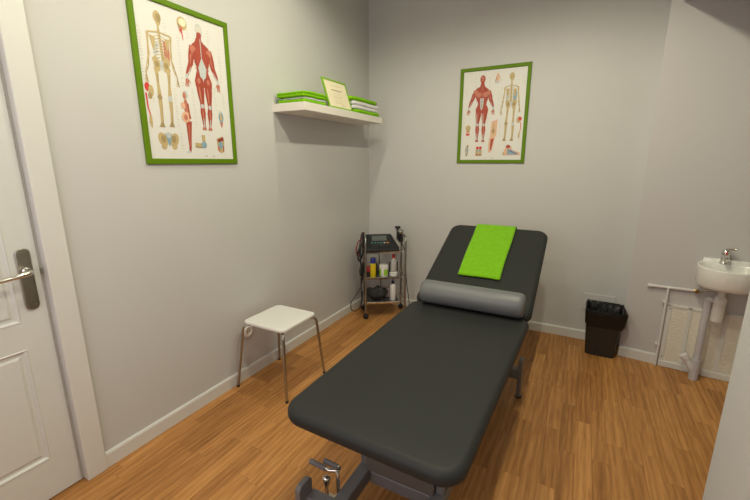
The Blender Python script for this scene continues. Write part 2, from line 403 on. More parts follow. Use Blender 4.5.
def muscleman(p, f, back=True):
    m, d, l, t = 'muscle', 'muscle2', 'musclelight', 'tendon'
    hu, hv = f['mhead']
    p.ell(hu, hv, .038, .040, t if back else m, 3)
    if back: p.ell(hu, hv - .006, .030, .028, 'skullcap', 4); p.limb([(hu - .026, hv - .012, .006), (hu, hv - .03, .005), (hu + .026, hv - .012, .006)], 'tendon', 5); p.ell(hu, hv + .03, .026, .018, m, 4)
    else:
        p.ell(hu, hv - .004, .022, .026, l, 4); p.ell(hu - .011, hv, .006, .004, d, 5); p.ell(hu + .011, hv, .006, .004, d, 5); p.limb([(hu - .01, hv + .021, .005), (hu + .01, hv + .021, .005)], d, 5)
    nu, nv = f['mneck']; p.limb([(hu, hv + .022, .046), (nu, nv + .02, .060)], m, 3)
    (a, b), (c, e) = f['shL'], f['shR']; (wl, wv), (wr, wv2) = f['wL'], f['wR']
    hl, hr = f['hipL'], f['hipR']
    p.poly([(nu - .030, nv), (nu + .030, nv), (nu + .036, nv + .016), (c - .028, e - .032), (c - .008, e - .022), (c + .014, e + .02), (c - .015, e + .075), (wr, wv2 - .02), (hr[0] + .05, hr[1] - .005), (hr[0] + .045, hr[1] + .035),
            (hl[0] - .045, hl[1] + .035), (hl[0] - .05, hl[1] - .005), (wl, wv - .02), (a + .015, b + .075), (a - .014, b + .02), (a + .008, b - .022), (a + .028, b - .032), (nu - .036, nv + .016)], m, 2)
    cu = (a + c) / 2
    for sg, s0 in ((-1, (a, b)), (1, (c, e))):
        p.ell(s0[0] - sg * .012, s0[1] + .012, .030, .026, l, 4, a=sg * .5)
        p.ell(cu + sg * .050, b + .040, .042, .026, l if not back else m, 4, a=sg * .25)
        p.limb([(cu + sg * .080, b + .045, .004), (cu + sg * .06, b + .085, .005), (cu + sg * .040, b + .130, .004)], d, 5)
        p.limb([(cu + sg * .022, nv + .012, .004), (cu + sg * .05, b - .008, .004)], d, 5)
        for q in range(4): p.limb([(cu + sg * .088 - sg * q * .006, b + .09 + q * .016, .004), (cu + sg * .06, b + .105 + q * .016, .004)], t if q % 2 else d, 5)
    if back:
        p.poly([(cu, wv - .10), (cu + .045, wv - .03), (cu + .03, wv + .03), (cu, wv + .06), (cu - .03, wv + .03), (cu - .045, wv - .03)], t, 5)
        p.limb([(cu, nv, .008), (cu, wv - .05, .007)], t, 6)
        for sg in (-1, 1): p.ell(cu + sg * .045, hl[1] + .0, .044, .036, m, 5); p.limb([(cu + sg * .012, hl[1] - .02, .006), (cu + sg * .03, hl[1] + .035, .005)], d, 6); p.ell(cu + sg * .052, hl[1] - .006, .018, .018, l, 6)
    else:
        p.poly([(cu - .028, b + .075), (cu + .03, b + .075), (cu + .022, wv + .02), (cu, wv + .05), (cu - .02, wv + .02)], t, 4)
        for q in range(4): p.limb([(cu - .028, b + .085 + q * .026, .004), (cu + .028, b + .085 + q * .026, .004)], d if q % 2 else l, 5)
        p.limb([(cu, b + .07, .004), (cu, wv + .03, .004)], d, 6)
        p.limb([(nu - .004, nv + .01, .007), (cu, b + .07, .007)], l, 5)
    for s0, el, ha, sg in ((f['shL'], f['elL'], f['haL'], -1), (f['shR'], f['elR'], f['haR'], 1)):
        mid = ((s0[0] + el[0]) / 2, (s0[1] + el[1]) / 2)
        p.limb([(s0[0], s0[1] - .012, .040), (s0[0], s0[1] + .02, .066), (mid[0], mid[1], .060), (el[0], el[1], .048)], m, 3)
        p.limb([(s0[0] + .006, s0[1] + .03, .007), (mid[0] - .006, mid[1], .016), (el[0], el[1] - .01, .006)], l, 4)
        p.limb([(s0[0] - .01, s0[1] + .03, .004), (mid[0] + .012, mid[1] + .01, .005), (el[0] + .01, el[1], .004)], d, 5)
        m2 = ((el[0] + ha[0]) / 2, (el[1] + ha[1]) / 2)
        p.limb([(el[0], el[1] - .01, .046), (m2[0], m2[1] - .02, .044), (ha[0], ha[1] - .035, .024)], m, 3)
        p.limb([(el[0], el[1] + .015, .006), (m2[0], m2[1], .012), (ha[0], ha[1] - .04, .008)], t, 4)
        p.limb([(ha[0], ha[1] - .045, .026), (ha[0], ha[1] - .008, .034)], t, 4)
        p.ell(ha[0], ha[1] - .002, .020, .015, l, 4)
        for q in (-.022, -.009, .004, .016): p.limb([(ha[0] + q * .6, ha[1], .009), (ha[0] + q + sg * .004, ha[1] + .036, .005)], l, 5)
        p.limb([(ha[0] - sg * .015, ha[1] - .01, .009), (ha[0] - sg * .035, ha[1] + .012, .005)], l, 5)
    for hp, kn, ft, sg in ((hl, f['knL'], f['ftL'], -1), (hr, f['knR'], f['ftR'], 1)):
        mid = ((hp[0] + kn[0]) / 2, (hp[1] + kn[1]) / 2)
        p.limb([(hp[0], hp[1], .082), (mid[0], mid[1] - .02, .082), (kn[0], kn[1] - .02, .048), (kn[0], kn[1] + .012, .044)], m, 3)
        p.limb([(hp[0] - .012, hp[1] + .03, .008), (mid[0] - .008, mid[1], .018), (kn[0] - .006, kn[1] - .02, .008)], l, 4)
        p.limb([(hp[0] + .016, hp[1] + .03, .006), (mid[0] + .014, mid[1], .009), (kn[0] + .008, kn[1] - .01, .006)], d, 4)
        p.limb([(hp[0] - .03, hp[1] + .04, .005), (mid[0] - .026, mid[1] + .01, .007), (kn[0] - .014, kn[1] - .01, .006)], t if not back else d, 4)
        p.ell(kn[0], kn[1], .018, .016, t, 5)
        m2 = (kn[0] * .55 + ft[0] * .45, kn[1] * .58 + ft[1] * .42)
        p.limb([(kn[0], kn[1], .042), (m2[0], m2[1] - .02, .058), ((m2[0] + ft[0]) / 2, (m2[1] + ft[1]) / 2, .034), (ft[0], ft[1] - .02, .024)], m, 3)
        p.limb([(kn[0], kn[1] + .02, .006), (m2[0], m2[1] - .01, .015), (m2[0], m2[1] + .03, .006)], l, 4)
        p.limb([(m2[0], m2[1] + .02, .010), (ft[0], ft[1] - .01, .012)], t, 5)
        p.poly([(ft[0] - .028, ft[1] + .008), (ft[0] + .024, ft[1] + .008), (ft[0] + .012, ft[1] - .026), (ft[0] - .010, ft[1] - .026)], l if back else m, 4)

def labels(p, us, seed):
    r = random.Random(seed)
    for u, v0, v1 in us:
        v = v0
        while v < v1:
            w = r.uniform(.012, .032)
            p.limb([(u, v, .0035), (u + w, v, .0035)], 'ink', 1); v += r.uniform(.014, .022)

def finish_poster(name, label, p, loc, rz, W, H):
    t = thing(name, label, 'poster', loc, rz)
    bm = new(); fw, fd = .027, .013    # mitred frame
    def rect(i, y): return [(-W / 2 + i, y, -H / 2 + i), (W / 2 - i, y, -H / 2 + i), (W / 2 - i, y, H / 2 - i), (-W / 2 + i, y, H / 2 - i)]
    rs = [[bm.verts.new(q) for q in rect(i, y)] for i, y in ((0, 0), (0, -fd + .003), (.003, -fd), (fw - .003, -fd), (fw, -fd + .003), (fw, -.004))]
    for a, b in zip(rs, rs[1:]):
        for k in range(4): bm.faces.new((a[k], a[(k + 1) % 4], b[(k + 1) % 4], b[k]))
    link('poster_frame', bm, M['frame'], t, False)
    p.poly([(.03, .03), (.97, .03), (.97, .97), (.03, .97)], 'paper', 0)
    bmesh.ops.translate(p.bm, vec=(0, -.005, 0), verts=p.bm.verts[:])
    me_o = link('poster_print', p.bm, [M[k] for k in p.mats], t, False)
    return t
W1, H1 = .551, .757
p = Print(W1, H1)
sk = dict(skull=(.247, .116), c7=(.247, .171), spineEnd=(.262, .375), shL=(.142, .215), shR=(.354, .210), elL=(.134, .344), haL=(.093, .481), elR=(.339, .343), haR=(.382, .479), pel=(.242, .385),
          hipL=(.187, .418), knL=(.192, .586), ftL=(.187, .762), hipR=(.301, .413), knR=(.29, .587), ftR=(.281, .757))
skeleton(p, sk, back=True)
mm = dict(mhead=(.655, .113), mneck=(.645, .168), shL=(.562, .232), shR=(.760, .237), wL=(.60, .384), wR=(.72, .39), elL=(.535, .347), haL=(.483, .455), elR=(.785, .350), haR=(.832, .455),
          hipL=(.615, .445), knL=(.623, .604), ftL=(.626, .757), hipR=(.708, .445), knR=(.708, .608), ftR=(.693, .758))
muscleman(p, mm, True)
# small figures
p.ell(.483, .105, .050, .040, 'bone', 2); p.ell(.488, .098, .036, .024, 'cream', 3); p.poly([(.445, .11), (.485, .125), (.475, .17), (.45, .155)], 'musclelight', 3); p.limb([(.468, .14, .016), (.478, .175, .010), (.480, .205, .006)], 'red', 4); p.ell(.452, .125, .012, .014, 'bonedark', 4)
p.ell(.448, .545, .026, .026, 'tendon', 3); p.ell(.434, .552, .018, .022, 'musclelight', 4)
p.limb([(.442, .575, .022), (.440, .61, .052), (.448, .66, .050), (.46, .70, .058)], 'musclelight', 2); p.ell(.410, .618, .024, .022, 'skin', 3); p.ell(.430, .690, .046, .036, 'skin', 4, a=.4); p.ell(.428, .692, .020, .020, 'musclelight', 5)
p.limb([(.462, .60, .016), (.468, .66, .014), (.47, .70, .012)], 'muscle', 5)
p.limb([(.456, .715, .062), (.450, .79, .046), (.448, .83, .036), (.446, .88, .026), (.440, .915, .022)], 'muscle', 3); p.limb([(.45, .74, .012), (.446, .82, .008), (.443, .88, .008)], 'musclelight', 4); p.poly([(.455, .925), (.40, .925), (.43, .905)], 'tendon', 4)
p.ell(.088, .535, .024, .026, 'red', 2); p.ell(.118, .555, .024, .034, 'bone', 3); p.ell(.105, .585, .018, .020, 'bonedark', 4); p.limb([(.070, .57, .014), (.075, .66, .012), (.088, .70, .010)], 'red', 2); p.limb([(.088, .70, .020), (.085, .745, .030), (.090, .775, .010)], 'bone', 3)
for sg in (-1, 1):
    p.ell(.232 + sg * .055, .845, .042, .046, 'bone', 2, a=sg * .4); p.ell(.232 + sg * .05, .84, .022, .024, 'bonedark', 3); p.ell(.232 + sg * .05, .885, .026, .022, 'bone', 3)
p.poly([(.20, .805), (.265, .805), (.25, .86), (.235, .89), (.22, .86)], 'blue', 4); p.ell(.232, .815, .022, .02, 'tendon', 5)
p.limb([(.60, .80, .040), (.602, .865, .036)], 'bone', 2); p.limb([(.50, .868, .034), (.62, .872, .038)], 'bone', 3); p.ell(.60, .868, .032, .024, 'blue', 4); p.limb([(.50, .884, .010), (.58, .886, .012)], 'bonedark', 4)
p.poly([(.755, .82), (.83, .80), (.85, .835), (.84, .91), (.80, .925), (.76, .90)], 'bone', 2); p.poly([(.765, .825), (.84, .805), (.845, .83), (.77, .845)], 'muscle2', 3); p.ell(.80, .865, .030, .026, 'blue', 4); p.limb([(.775, .87, .010), (.778, .91, .010)], 'red', 5); p.limb([(.835, .87, .010), (.832, .915, .010)], 'muscle', 5)
p.ell(.835, .665, .030, .040, 'blue', 2); p.ell(.833, .665, .016, .024, 'bone', 3); p.poly([(.815, .70), (.855, .70), (.838, .745)], 'musclelight', 3); p.ell(.828, .632, .014, .014, 'tendon', 3)
labels(p, [(.30, .12, .2), (.415, .20, .50), (.52, .10, .2), (.74, .10, .2), (.86, .2, .44), (.87, .50, .60), (.33, .52, .75), (.12, .60, .62), (.52, .50, .76), (.77, .48, .64), (.06, .2, .5), (.35, .80, .9)], 3)
p.limb([(.60, .945, .005), (.63, .945, .005)], 'darkink', 1); p.limb([(.69, .945, .005), (.715, .945, .005)], 'darkink', 1)
finish_poster('anatomy_poster', 'green framed anatomy chart on left wall, skeleton left of red back-view muscle figure', p, (0, -1.9165, 1.765), PI / 2, W1, H1)

W2, H2 = .544, .746
p = Print(W2, H2)
muscleman(p, dict(mhead=(.335, .123), mneck=(.336, .181), shL=(.235, .240), shR=(.438, .252), wL=(.285, .392), wR=(.405, .398), elL=(.190, .336), haL=(.146, .448), elR=(.472, .350), haR=(.510, .455),
                  hipL=(.301, .432), knL=(.289, .589), ftL=(.294, .762), hipR=(.388, .436), knR=(.382, .592), ftR=(.386, .764)), False)
skeleton(p, dict(skull=(.746, .118), c7=(.748, .175), spineEnd=(.752, .38), shL=(.66, .223), shR=(.84, .226), elL=(.647, .334), haL=(.623, .470), elR=(.858, .345), haR=(.877, .455), pel=(.757, .389),
                 hipL=(.717, .425), knL=(.705, .588), ftL=(.697, .761), hipR=(.803, .43), knR=(.803, .592), ftR=(.80, .762)), tint='blue')
p.limb([(.545, .075, .022), (.548, .12, .042), (.54, .15, .06)], 'skin', 2); p.limb([(.56, .09, .008), (.60, .155, .005)], 'bone', 3); p.limb([(.51, .165, .03), (.57, .165, .03)], 'tendon', 3); p.limb([(.53, .11, .007), (.52, .16, .006)], 'muscle', 4)
p.ell(.151, .62, .040, .030, 'bone', 2); p.ell(.149, .66, .034, .026, 'skin', 3); p.poly([(.12, .68), (.18, .68), (.175, .70), (.125, .70)], 'red', 3); p.ell(.155, .65, .016, .016, 'bonedark', 4)
p.poly([(.50, .56), (.585, .54), (.578, .70), (.56, .73), (.49, .74), (.485, .68)], 'skin', 2); p.limb([(.53, .58, .02), (.53, .70, .03)], 'bone', 3); p.ell(.53, .66, .022, .02, 'bonedark', 4)
p.poly([(.478, .73), (.56, .725), (.54, .82), (.51, .885), (.475, .885), (.468, .80)], 'skin', 2); p.poly([(.50, .745), (.545, .735), (.515, .86), (.495, .86)], 'muscle', 3)
p.poly([(.73, .82), (.80, .82), (.82, .86), (.93, .89), (.93, .915), (.70, .92), (.69, .89)], 'skin', 2); p.ell(.76, .825, .03, .018, 'muscle', 3); p.poly([(.75, .85), (.80, .855), (.90, .895), (.90, .91), (.75, .91)], 'blue', 3); p.limb([(.78, .87, .010), (.90, .905, .006)], 'muscle2', 4); p.ell(.70, .90, .016, .014, 'bone', 4)
p.poly([(.29, .83), (.375, .83), (.38, .92), (.28, .92)], 'bone', 2); p.ell(.31, .835, .02, .016, 'red', 3); p.ell(.355, .835, .02, .016, 'red', 3); p.limb([(.30, .86, .02), (.36, .87, .02)], 'blue', 3); p.limb([(.29, .91, .016), (.37, .91, .016)], 'muscle', 4); p.limb([(.33, .84, .012), (.33, .91, .01)], 'tendon', 4)
p.limb([(.16, .80, .020), (.145, .85, .042), (.148, .90, .034), (.14, .925, .018)], 'bonedark', 2); p.limb([(.15, .83, .012), (.145, .90, .012)], 'tendon', 3); p.ell(.16, .86, .014, .012, 'blue', 4)
p.ell(.878, .555, .030, .034, 'bone', 2); p.ell(.898, .545, .022, .020, 'red', 3); p.limb([(.91, .58, .010), (.915, .64, .009), (.905, .68, .008)], 'red', 2); p.limb([(.905, .67, .014), (.895, .72, .026), (.90, .745, .010)], 'bone', 3)
labels(p, [(.43, .12, .22), (.22, .10, .18), (.60, .22, .46), (.56, .26, .42), (.07, .50, .75), (.42, .52, .6), (.61, .55, .72), (.10, .22, .30), (.90, .12, .20)], 5)
p.limb([(.42, .945, .005), (.445, .945, .005)], 'darkink', 1); p.limb([(.52, .945, .005), (.545, .945, .005)], 'darkink', 1)
finish_poster('anatomy_poster', 'green framed anatomy chart on back wall above the couch, red figure left of skeleton', p, (1.136, 0, 1.7585), 0, W2, H2)

# ---------------------------------------------------------------- wall shelf, towels, certificate
SX, SY0, SY1, SZ0, SZ1 = .261, -1.298, -.236, 1.714, 1.764
bm = new(); box(bm, 0, SX, SY0, SY1, SZ0, SZ1, .002, 1); tag(link('wall_shelf', bm, M['shelf'], None, False), 'white floating shelf high on the left wall near the corner', 'shelf')
def folded(name, x0, x1, y0, y1, z0, h, m, label, group, layers=2, sag=0., seed=0):
    """folded towel: soft stacked layers joined along the near fold"""
    r = random.Random(seed); bm = new()
    lh = h / layers
    for i in range(layers):
        j = r.uniform(-.003, .003)
        vs = slab(bm, (x1 - x0) + j, (y1 - y0) - abs(j) * 2, lh * 1.04, .014, lh * .46, ncorner=4, ne=4)
        xf(bm, vs, T((x0 + x1) / 2, (y0 + y1) / 2 + j, z0 + i * lh))
    bmesh.ops.subdivide_edges(bm, edges=[e for e in bm.edges if e.calc_length() > .06], cuts=4, use_grid_fill=True)
    for v in bm.verts:
        t = (v.co.y - y0) / (y1 - y0)
        v.co.z += sag * (v.co.z - z0) / h * math.sin(max(0, min(1, t)) * PI) + .0012 * math.sin(v.co.y * 60 + v.co.x * 31 + seed)
        v.co.x += .0014 * math.sin(v.co.y * 47 + seed)
        if v.co.z < z0: v.co.z = z0
    return tag(link(name, bm, m, None), label, 'towel', group)
g = 'folded towels on the wall shelf'
Z0 = SZ1 + .0005
folded('folded_towel', .025, .250, -1.285, -1.035, Z0, .020, M['shelf_green'], 'lime green folded towel at bottom of left stack on wall shelf', g, 1, 0, 1)
folded('folded_towel', .060, .243, -1.275, -1.045, Z0 + .0215, .012, M['white_terry'], 'thin white folded towel in left stack on wall shelf', g, 1, 0, 2)
folded('folded_towel', .022, .254, -1.288, -1.030, Z0 + .035, .030, M['shelf_green'], 'lime green folded towel on top of left stack on wall shelf', g, 2, .006, 3)
folded('folded_towel', .025, .252, -.66, -.262, Z0, .029, M['shelf_green'], 'lime green folded towel at bottom of right stack on wall shelf', g, 1, 0, 4)
folded('folded_towel', .030, .246, -.68, -.272, Z0 + .0305, .026, M['white_terry'], 'lower white folded towel in right stack on wall shelf', g, 1, 0, 5)
folded('folded_towel', .026, .246, -.69, -.268, Z0 + .058, .030, M['white_terry'], 'upper white folded towel in right stack, under the top green one', g, 1, 0, 6)
folded('folded_towel', .022, .250, -.715, -.300, Z0 + .0895, .026, M['shelf_green'], 'lime green folded towel on top of right stack on wall shelf', g, 1, .003, 7)
# certificate leaning back between the stacks
CW, CHh = .300, .212
lean = math.atan2(.065, .2)
ct = thing('certificate_frame', 'small certificate in thin green frame leaning on wall shelf between the towel stacks', 'certificate', (.250, -.855, SZ1 + .001), PI / 2)
bm = new(); fw = .012
def cr(i, y): return [(-CW / 2 + i, y, i), (CW / 2 - i, y, i), (CW / 2 - i, y, CHh - i), (-CW / 2 + i, y, CHh - i)]
rs = [[bm.verts.new(q) for q in cr(i, y)] for i, y in ((0, .010), (0, 0), (fw, 0), (fw, .004))]
for a, b in zip(rs, rs[1:]):
    for k in range(4): bm.faces.new((a[k], a[(k + 1) % 4], b[(k + 1) % 4], b[k]))
bm.faces.new(rs[0])
RX = Matrix.Rotation(-lean, 4, 'X')
xf(bm, bm.verts[:], RX); link('certificate_border', bm, M['certframe'], ct, False)
p = Print(CW, CHh)
p.poly([(.035, .05), (.965, .05), (.965, .95), (.035, .95)], 'cream', 0)
p.limb([(.30, .20, .010), (.70, .20, .010)], 'ink', 1); p.limb([(.28, .36, .018), (.72, .36, .018)], 'darkink', 1)
for v in (.46, .52): p.limb([(.35, v, .006), (.65, v, .006)], 'ink', 1)
for i in range(10): p.limb([(.33 + .034 * i, .58, .005), (.33 + .034 * i, .80, .005)], 'ink', 1)
p.limb([(.30, .58, .008), (.68, .58, .008)], 'ink', 1); p.limb([(.30, .80, .008), (.68, .80, .008)], 'ink', 1)
p.limb([(.52, .88, .010), (.72, .88, .010)], 'ink', 1)
xf(p.bm, p.bm.verts[:], RX @ T(0, .0032, CHh / 2)); link('certificate_paper', p.bm, [M[k] for k in p.mats], ct, False)

# ---------------------------------------------------------------- treatment couch
BX0, BX1 = .992, 1.668; BC = (BX0 + BX1) / 2; BW = BX1 - BX0
BY0, HY, TZ = -2.466, -1.236, .575
couch = thing('treatment_couch', 'charcoal padded treatment couch with raised backrest on a grey steel base', 'treatment couch', (BC, -1.75, 0))
def cl(x, y, z): return (x - BC, y + 1.75, z)
CM = T(-BC, 1.75, 0)
bm = new(); vs = slab(bm, BW, HY - BY0 - .004, .060, .085, .027, crown=.003, ncorner=10, rc2=.045)
xf(bm, vs, T(0, (BY0 + HY) / 2 + 1.75, TZ - .060))
for v in bm.verts:   # slightly narrower at the foot end
    if v.co.x > 0: v.co.x -= .030 * v.co.x / (BW / 2) * max(0, (HY + 1.75 - v.co.y) / (HY - BY0))
for v in bm.verts:
    if v.co.x > 0: v.co.y -= .024 * (v.co.x / (BW / 2)) * max(0, (HY + 1.75 - v.co.y) / (HY - BY0)) ** 2
link('seat_cushion', bm, M['vinyl'], couch)
ang = math.radians(25.5); BL = .845
BM = T(0, HY + 1.75, TZ) @ Matrix.Rotation(ang, 4, 'X')
bm = new(); vs = slab(bm, BW, BL, .062, .045, .027, crown=.003, ncorner=10, rc2=.07)
xf(bm, vs, BM @ T(0, BL / 2 + .004, -.062)); link('backrest_cushion', bm, M['vinyl'], couch)
# hidden carrying frames under the cushions
bm = new()
for sx in (-.24, .24): box(bm, sx - .02, sx + .02, -.60, .44, .475, .504)
for y in (-.58, 0, .42): box(bm, -.24, .24, y - .02, y + .02, .475, .504)
link('cushion_frame', bm, M['steel'], couch, False)
bm = new()
for sx in (-.22, .22): vs = box(bm, sx - .018, sx + .018, .03, BL - .12, -.098, -.068); xf(bm, vs, BM)
for y in (.05, BL - .14): vs = box(bm, -.22, .22, y - .018, y + .018, -.096, -.068); xf(bm, vs, BM)
for sx in (-.2, .2): tube(bm, [Vector((sx, .40, .49)), BM @ Vector((sx, .42, -.085))], .012)
link('backrest_frame', bm, M['steel'], couch, False)
# lifting column with front panel
LX0, LX1 = 1.152, 1.504
bm = new(); box(bm, LX0 - BC, LX0 - BC + .030, -.42, -.387, .186, .49, .003, 1); box(bm, LX1 - BC - .030, LX1 - BC, -.42, -.387, .186, .49, .003, 1)
box(bm, LX0 - BC, LX1 - BC, -.37, .05, .19, .474); link('lift_column', bm, M['steel'], couch, False)
bm = new(); box(bm, LX0 - BC + .033, LX1 - BC - .033, -.436, -.386, .180, .47, .003, 1); link('front_panel', bm, M['steeldark'], couch, False)
# base
bm = new()
box(bm, LX0 - BC - .005, LX0 - BC + .045, -.615, .64, .125, .185, .003, 1); box(bm, LX1 - BC - .045, LX1 - BC + .005, -.615, .64, .125, .185, .003, 1)
box(bm, LX0 - BC + .045, LX1 - BC - .045, -.425, -.375, .115, .168, .003, 1); box(bm, LX0 - BC + .045, LX1 - BC - .045, .0, .05, .115, .168, .003, 1)
box(bm, -.272, .272, -.665, -.615, .13, .192, .003, 1); box(bm, -.288, .288, .64, .69, .13, .19, .003, 1)
link('base_frame', bm, M['steel'], couch, False)
for sx in (-1, 1):
    for y in (-.662, .672):
        bm = new(); vs = slab(bm, .075, .245, .022, .022, .003, ncorner=6)
        xf(bm, vs, T(sx * (.281 if y < 0 else .296) - .011, y, .1345) @ Matrix(((0, 0, 1, 0), (1, 0, 0, 0), (0, 1, 0, 0), (0, 0, 0, 1))))
        ft = link('foot_plate', bm, M['steel'], couch)
        bm = new(); lathe(bm, [(0, 0), (.02, 0), (.02, .006), (.008, .01), (.008, .012)], 14, (sx * (.281 if y < 0 else .296), y, 0)); link('rubber_foot', bm, M['rubber'], ft)
# foot lever
bm = new(); x0, y0 = 1.134 - BC, -2.317 + 1.75
tube(bm, roundpath([(x0 + .004, y0 - .002, .12), (x0 + .004, y0 - .002, .238), (x0 - .002, y0 + .002, .252)], .01), [.0075] * 8, 10)
tube(bm, roundpath([(x0 - .052, y0 - .004, .252), (x0 - .036, y0 - .006, .252), (x0 - .002, y0 + .010, .252), (x0 - .006, y0 + .026, .252), (x0 - .022, y0 + .024, .252)], .014), .0075, 10)
box(bm, x0 - .06, x0 + .03, y0 - .012, y0 + .012, .118, .130)
lv = link('foot_lever', bm, M['chrome'], couch)
for (xa, ya, xb, yb) in ((-.125, .0, -.050, -.004), (-.078, .027, -.014, .024)):
    bm = new(); tube(bm, [(x0 + xa - .002, y0 + ya, .252), (x0 + xa, y0 + ya, .252), (x0 + xb, y0 + yb, .252), (x0 + xb + .002, y0 + yb, .252)], [.006, .0105, .0105, .006], 12); link('lever_grip', bm, M['grip'], lv)
bm = new(); kx, ky = 1.086 - BC, -2.322 + 1.75
lathe(bm, [(.008, -.075), (.008, -.02), (.012, -.018), (.012, -.012), (.006, -.010), (.009, -.008), (.0155, -.003), (.0165, .004), (.0135, .011), (.007, .0155), (0, .0165)], 18, (kx, ky, .205))
link('adjusting_knob', bm, M['chrome'], couch)

# bolster
r = .068
bo = None
bm = new(); Lb = .585
prof = [(0, -Lb / 2), (r * .55, -Lb / 2 + .001), (r * .82, -Lb / 2 + .006), (r * .95, -Lb / 2 + .016), (r, -Lb / 2 + .032), (r, -Lb * .25), (r, 0), (r, Lb * .25), (r, Lb / 2 - .032), (r * .95, Lb / 2 - .016), (r * .82, Lb / 2 - .006), (r * .55, Lb / 2 - .001), (0, Lb / 2)]
lathe(bm, prof, 40, mtx=Matrix.Rotation(PI / 2, 4, 'Y'))
tag(link('bolster_cushion', bm, M['greyvinyl'], None, loc=(1.345, HY - .022, TZ + r + .0045)), 'grey vinyl cylindrical bolster lying across the couch at foot of its backrest', 'bolster')

# towel draped over the backrest
BMW = T(BC, HY, TZ) @ Matrix.Rotation(ang, 4, 'X')
bm = new(); path = []
th = .012
s0 = .262
n1 = 26
for i in range(n1): path.append((s0 + (BL - .03 - s0) * i / (n1 - 1), .0075 + th * .0))
for k in range(1, 9):
    a = PI / 2 - PI * k / 9; path.append((BL - .026 + .042 * math.cos(a), -.031 + .0385 * math.sin(a)))
for i in range(1, 7): path.append((BL - .03 - .03 * i, -.0745))
tx0, tx1 = 1.180 - BC, 1.455 - BC; nx = 18
grid = []
for j, (s, h) in enumerate(path):
    row = []
    for i in range(nx + 1):
        t = i / nx; x = tx0 + (tx1 - tx0) * t + .0015 * math.sin(s * 11) + .016 * (1 - min(1, (s - s0) / (BL - s0))) * (1 - t)
        hh = h + (.0016 * math.sin(t * 7 + s * 14) + .0014) * (1 if j < n1 else 0) + (.004 if j == 0 else 0) * 0
        row.append(bm.verts.new(BMW @ Vector((x, s, hh))))
    grid.append(row)
for a, b in zip(grid, grid[1:]):
    for i in range(nx): bm.faces.new((a[i], a[i + 1], b[i + 1], b[i]))
bmesh.ops.recalc_face_normals(bm, faces=bm.faces[:])
if grid[0][0].link_faces[0].normal.z < 0: bmesh.ops.reverse_faces(bm, faces=bm.faces[:])
tw = link('hand_towel', bm, M['towel'], None)
md = tw.modifiers.new('thick', 'SOLIDIFY'); md.thickness = .010; md.offset = 1
tag(tw, 'lime green terry hand towel draped over the raised couch backrest', 'towel')

# ---------------------------------------------------------------- stool
ST = thing('stool', 'low stool with white square seat and four splayed chrome legs by left wall', 'stool', (.228, -1.602, 0))
bm = new(); vs = slab(bm, .325, .325, .020, .035, .007, ncorner=7); xf(bm, vs, T(.010, 0, .424)); link('seat', bm, M['seat'], ST)
feet = [(.035, -1.799), (.030, -1.411), (.424, -1.410), (.422, -1.787)]
for fx, fy in feet:
    dx, dy = fx - .228, fy + 1.602
    sx, sy = (1 if dx > 0 else -1), (1 if dy > 0 else -1)
    cx, cy = .010 + sx * .152, sy * .152
    bm = new()
    pth = roundpath([(.010 + sx * .02, sy * .02, .413), (cx + sx * .006, cy + sy * .006, .413), (dx, dy, .010)], .032, 7)
    tube(bm, pth, .0082, 12); lg = link('leg', bm, M['dullchrome'], ST)
    bm = new(); lathe(bm, [(0, 0), (.0095, 0), (.0095, .012), (.0085, .014)], 14, (dx, dy, 0)); link('rubber_foot', bm, M['rubber'], lg)

# ---------------------------------------------------------------- trolley in the corner
TA = math.radians(34); TW, TD, TS = .356, .215, .304
TR = thing('equipment_trolley', 'chrome three-tier trolley on castors standing in the corner', 'trolley', (.220, -.468, 0), TA)
def tl(x, y, z=0):
    c, s = math.cos(TA), math.sin(TA); return (.220 + x * c - y * s, -.468 + x * s + y * c, z)
SHZ = (.152, .386, .622)
for x in (0, TW):
    bm = new(); tube(bm, roundpath([(x, 0, .058), (x, 0, .755), (x, TD, .755), (x, TD, .058)], .055, 7), .0095, 12)
    tube(bm, [(x, 0, .165), (x, TD, .165)], .004, 8); tube(bm, [(x, 0, .385), (x, TD, .385)], .004, 8)
    link('side_frame', bm, M['dullchrome'], TR)
for z in SHZ:
    bm = new(); box(bm, .004, TS, .002, TD - .002, z - .008, z, mi=0)
    sh = link('tier_shelf', bm, M['darkglass'], TR, False)
    bm = new()
    for y in (.0, TD): box(bm, .006, TS, y - .006, y + .002, z - .012, z + .006, .002, 1)
    for y in (.012, TD - .012): tube(bm, [(TS - .01, y, z - .005), (TW, y, z - .005)], .004, 8)
    tube(bm, [(TS, 0, z), (TS, TD, z)], .004, 8)
    link('shelf_edge', bm, M['chrome'], sh, False)
for x in (0, TW):
    for y in (0, TD):
        bm = new(); v = lathe(bm, [(0, -.012), (.02, -.012), (.0255, -.007), (.0255, .007), (.02, .012), (0, .012)], 20); xf(bm, v, T(x, y - .006, .0255) @ Matrix.Rotation(-.35, 4, 'Z') @ Matrix.Rotation(PI / 2, 4, 'X'))
        box(bm, x - .014, x + .014, y - .012, y + .006, .034, .052, .003, 1); tube(bm, [(x, y, .045), (x, y, .062)], .008, 8)
        link('castor', bm, M['rubber'], TR)

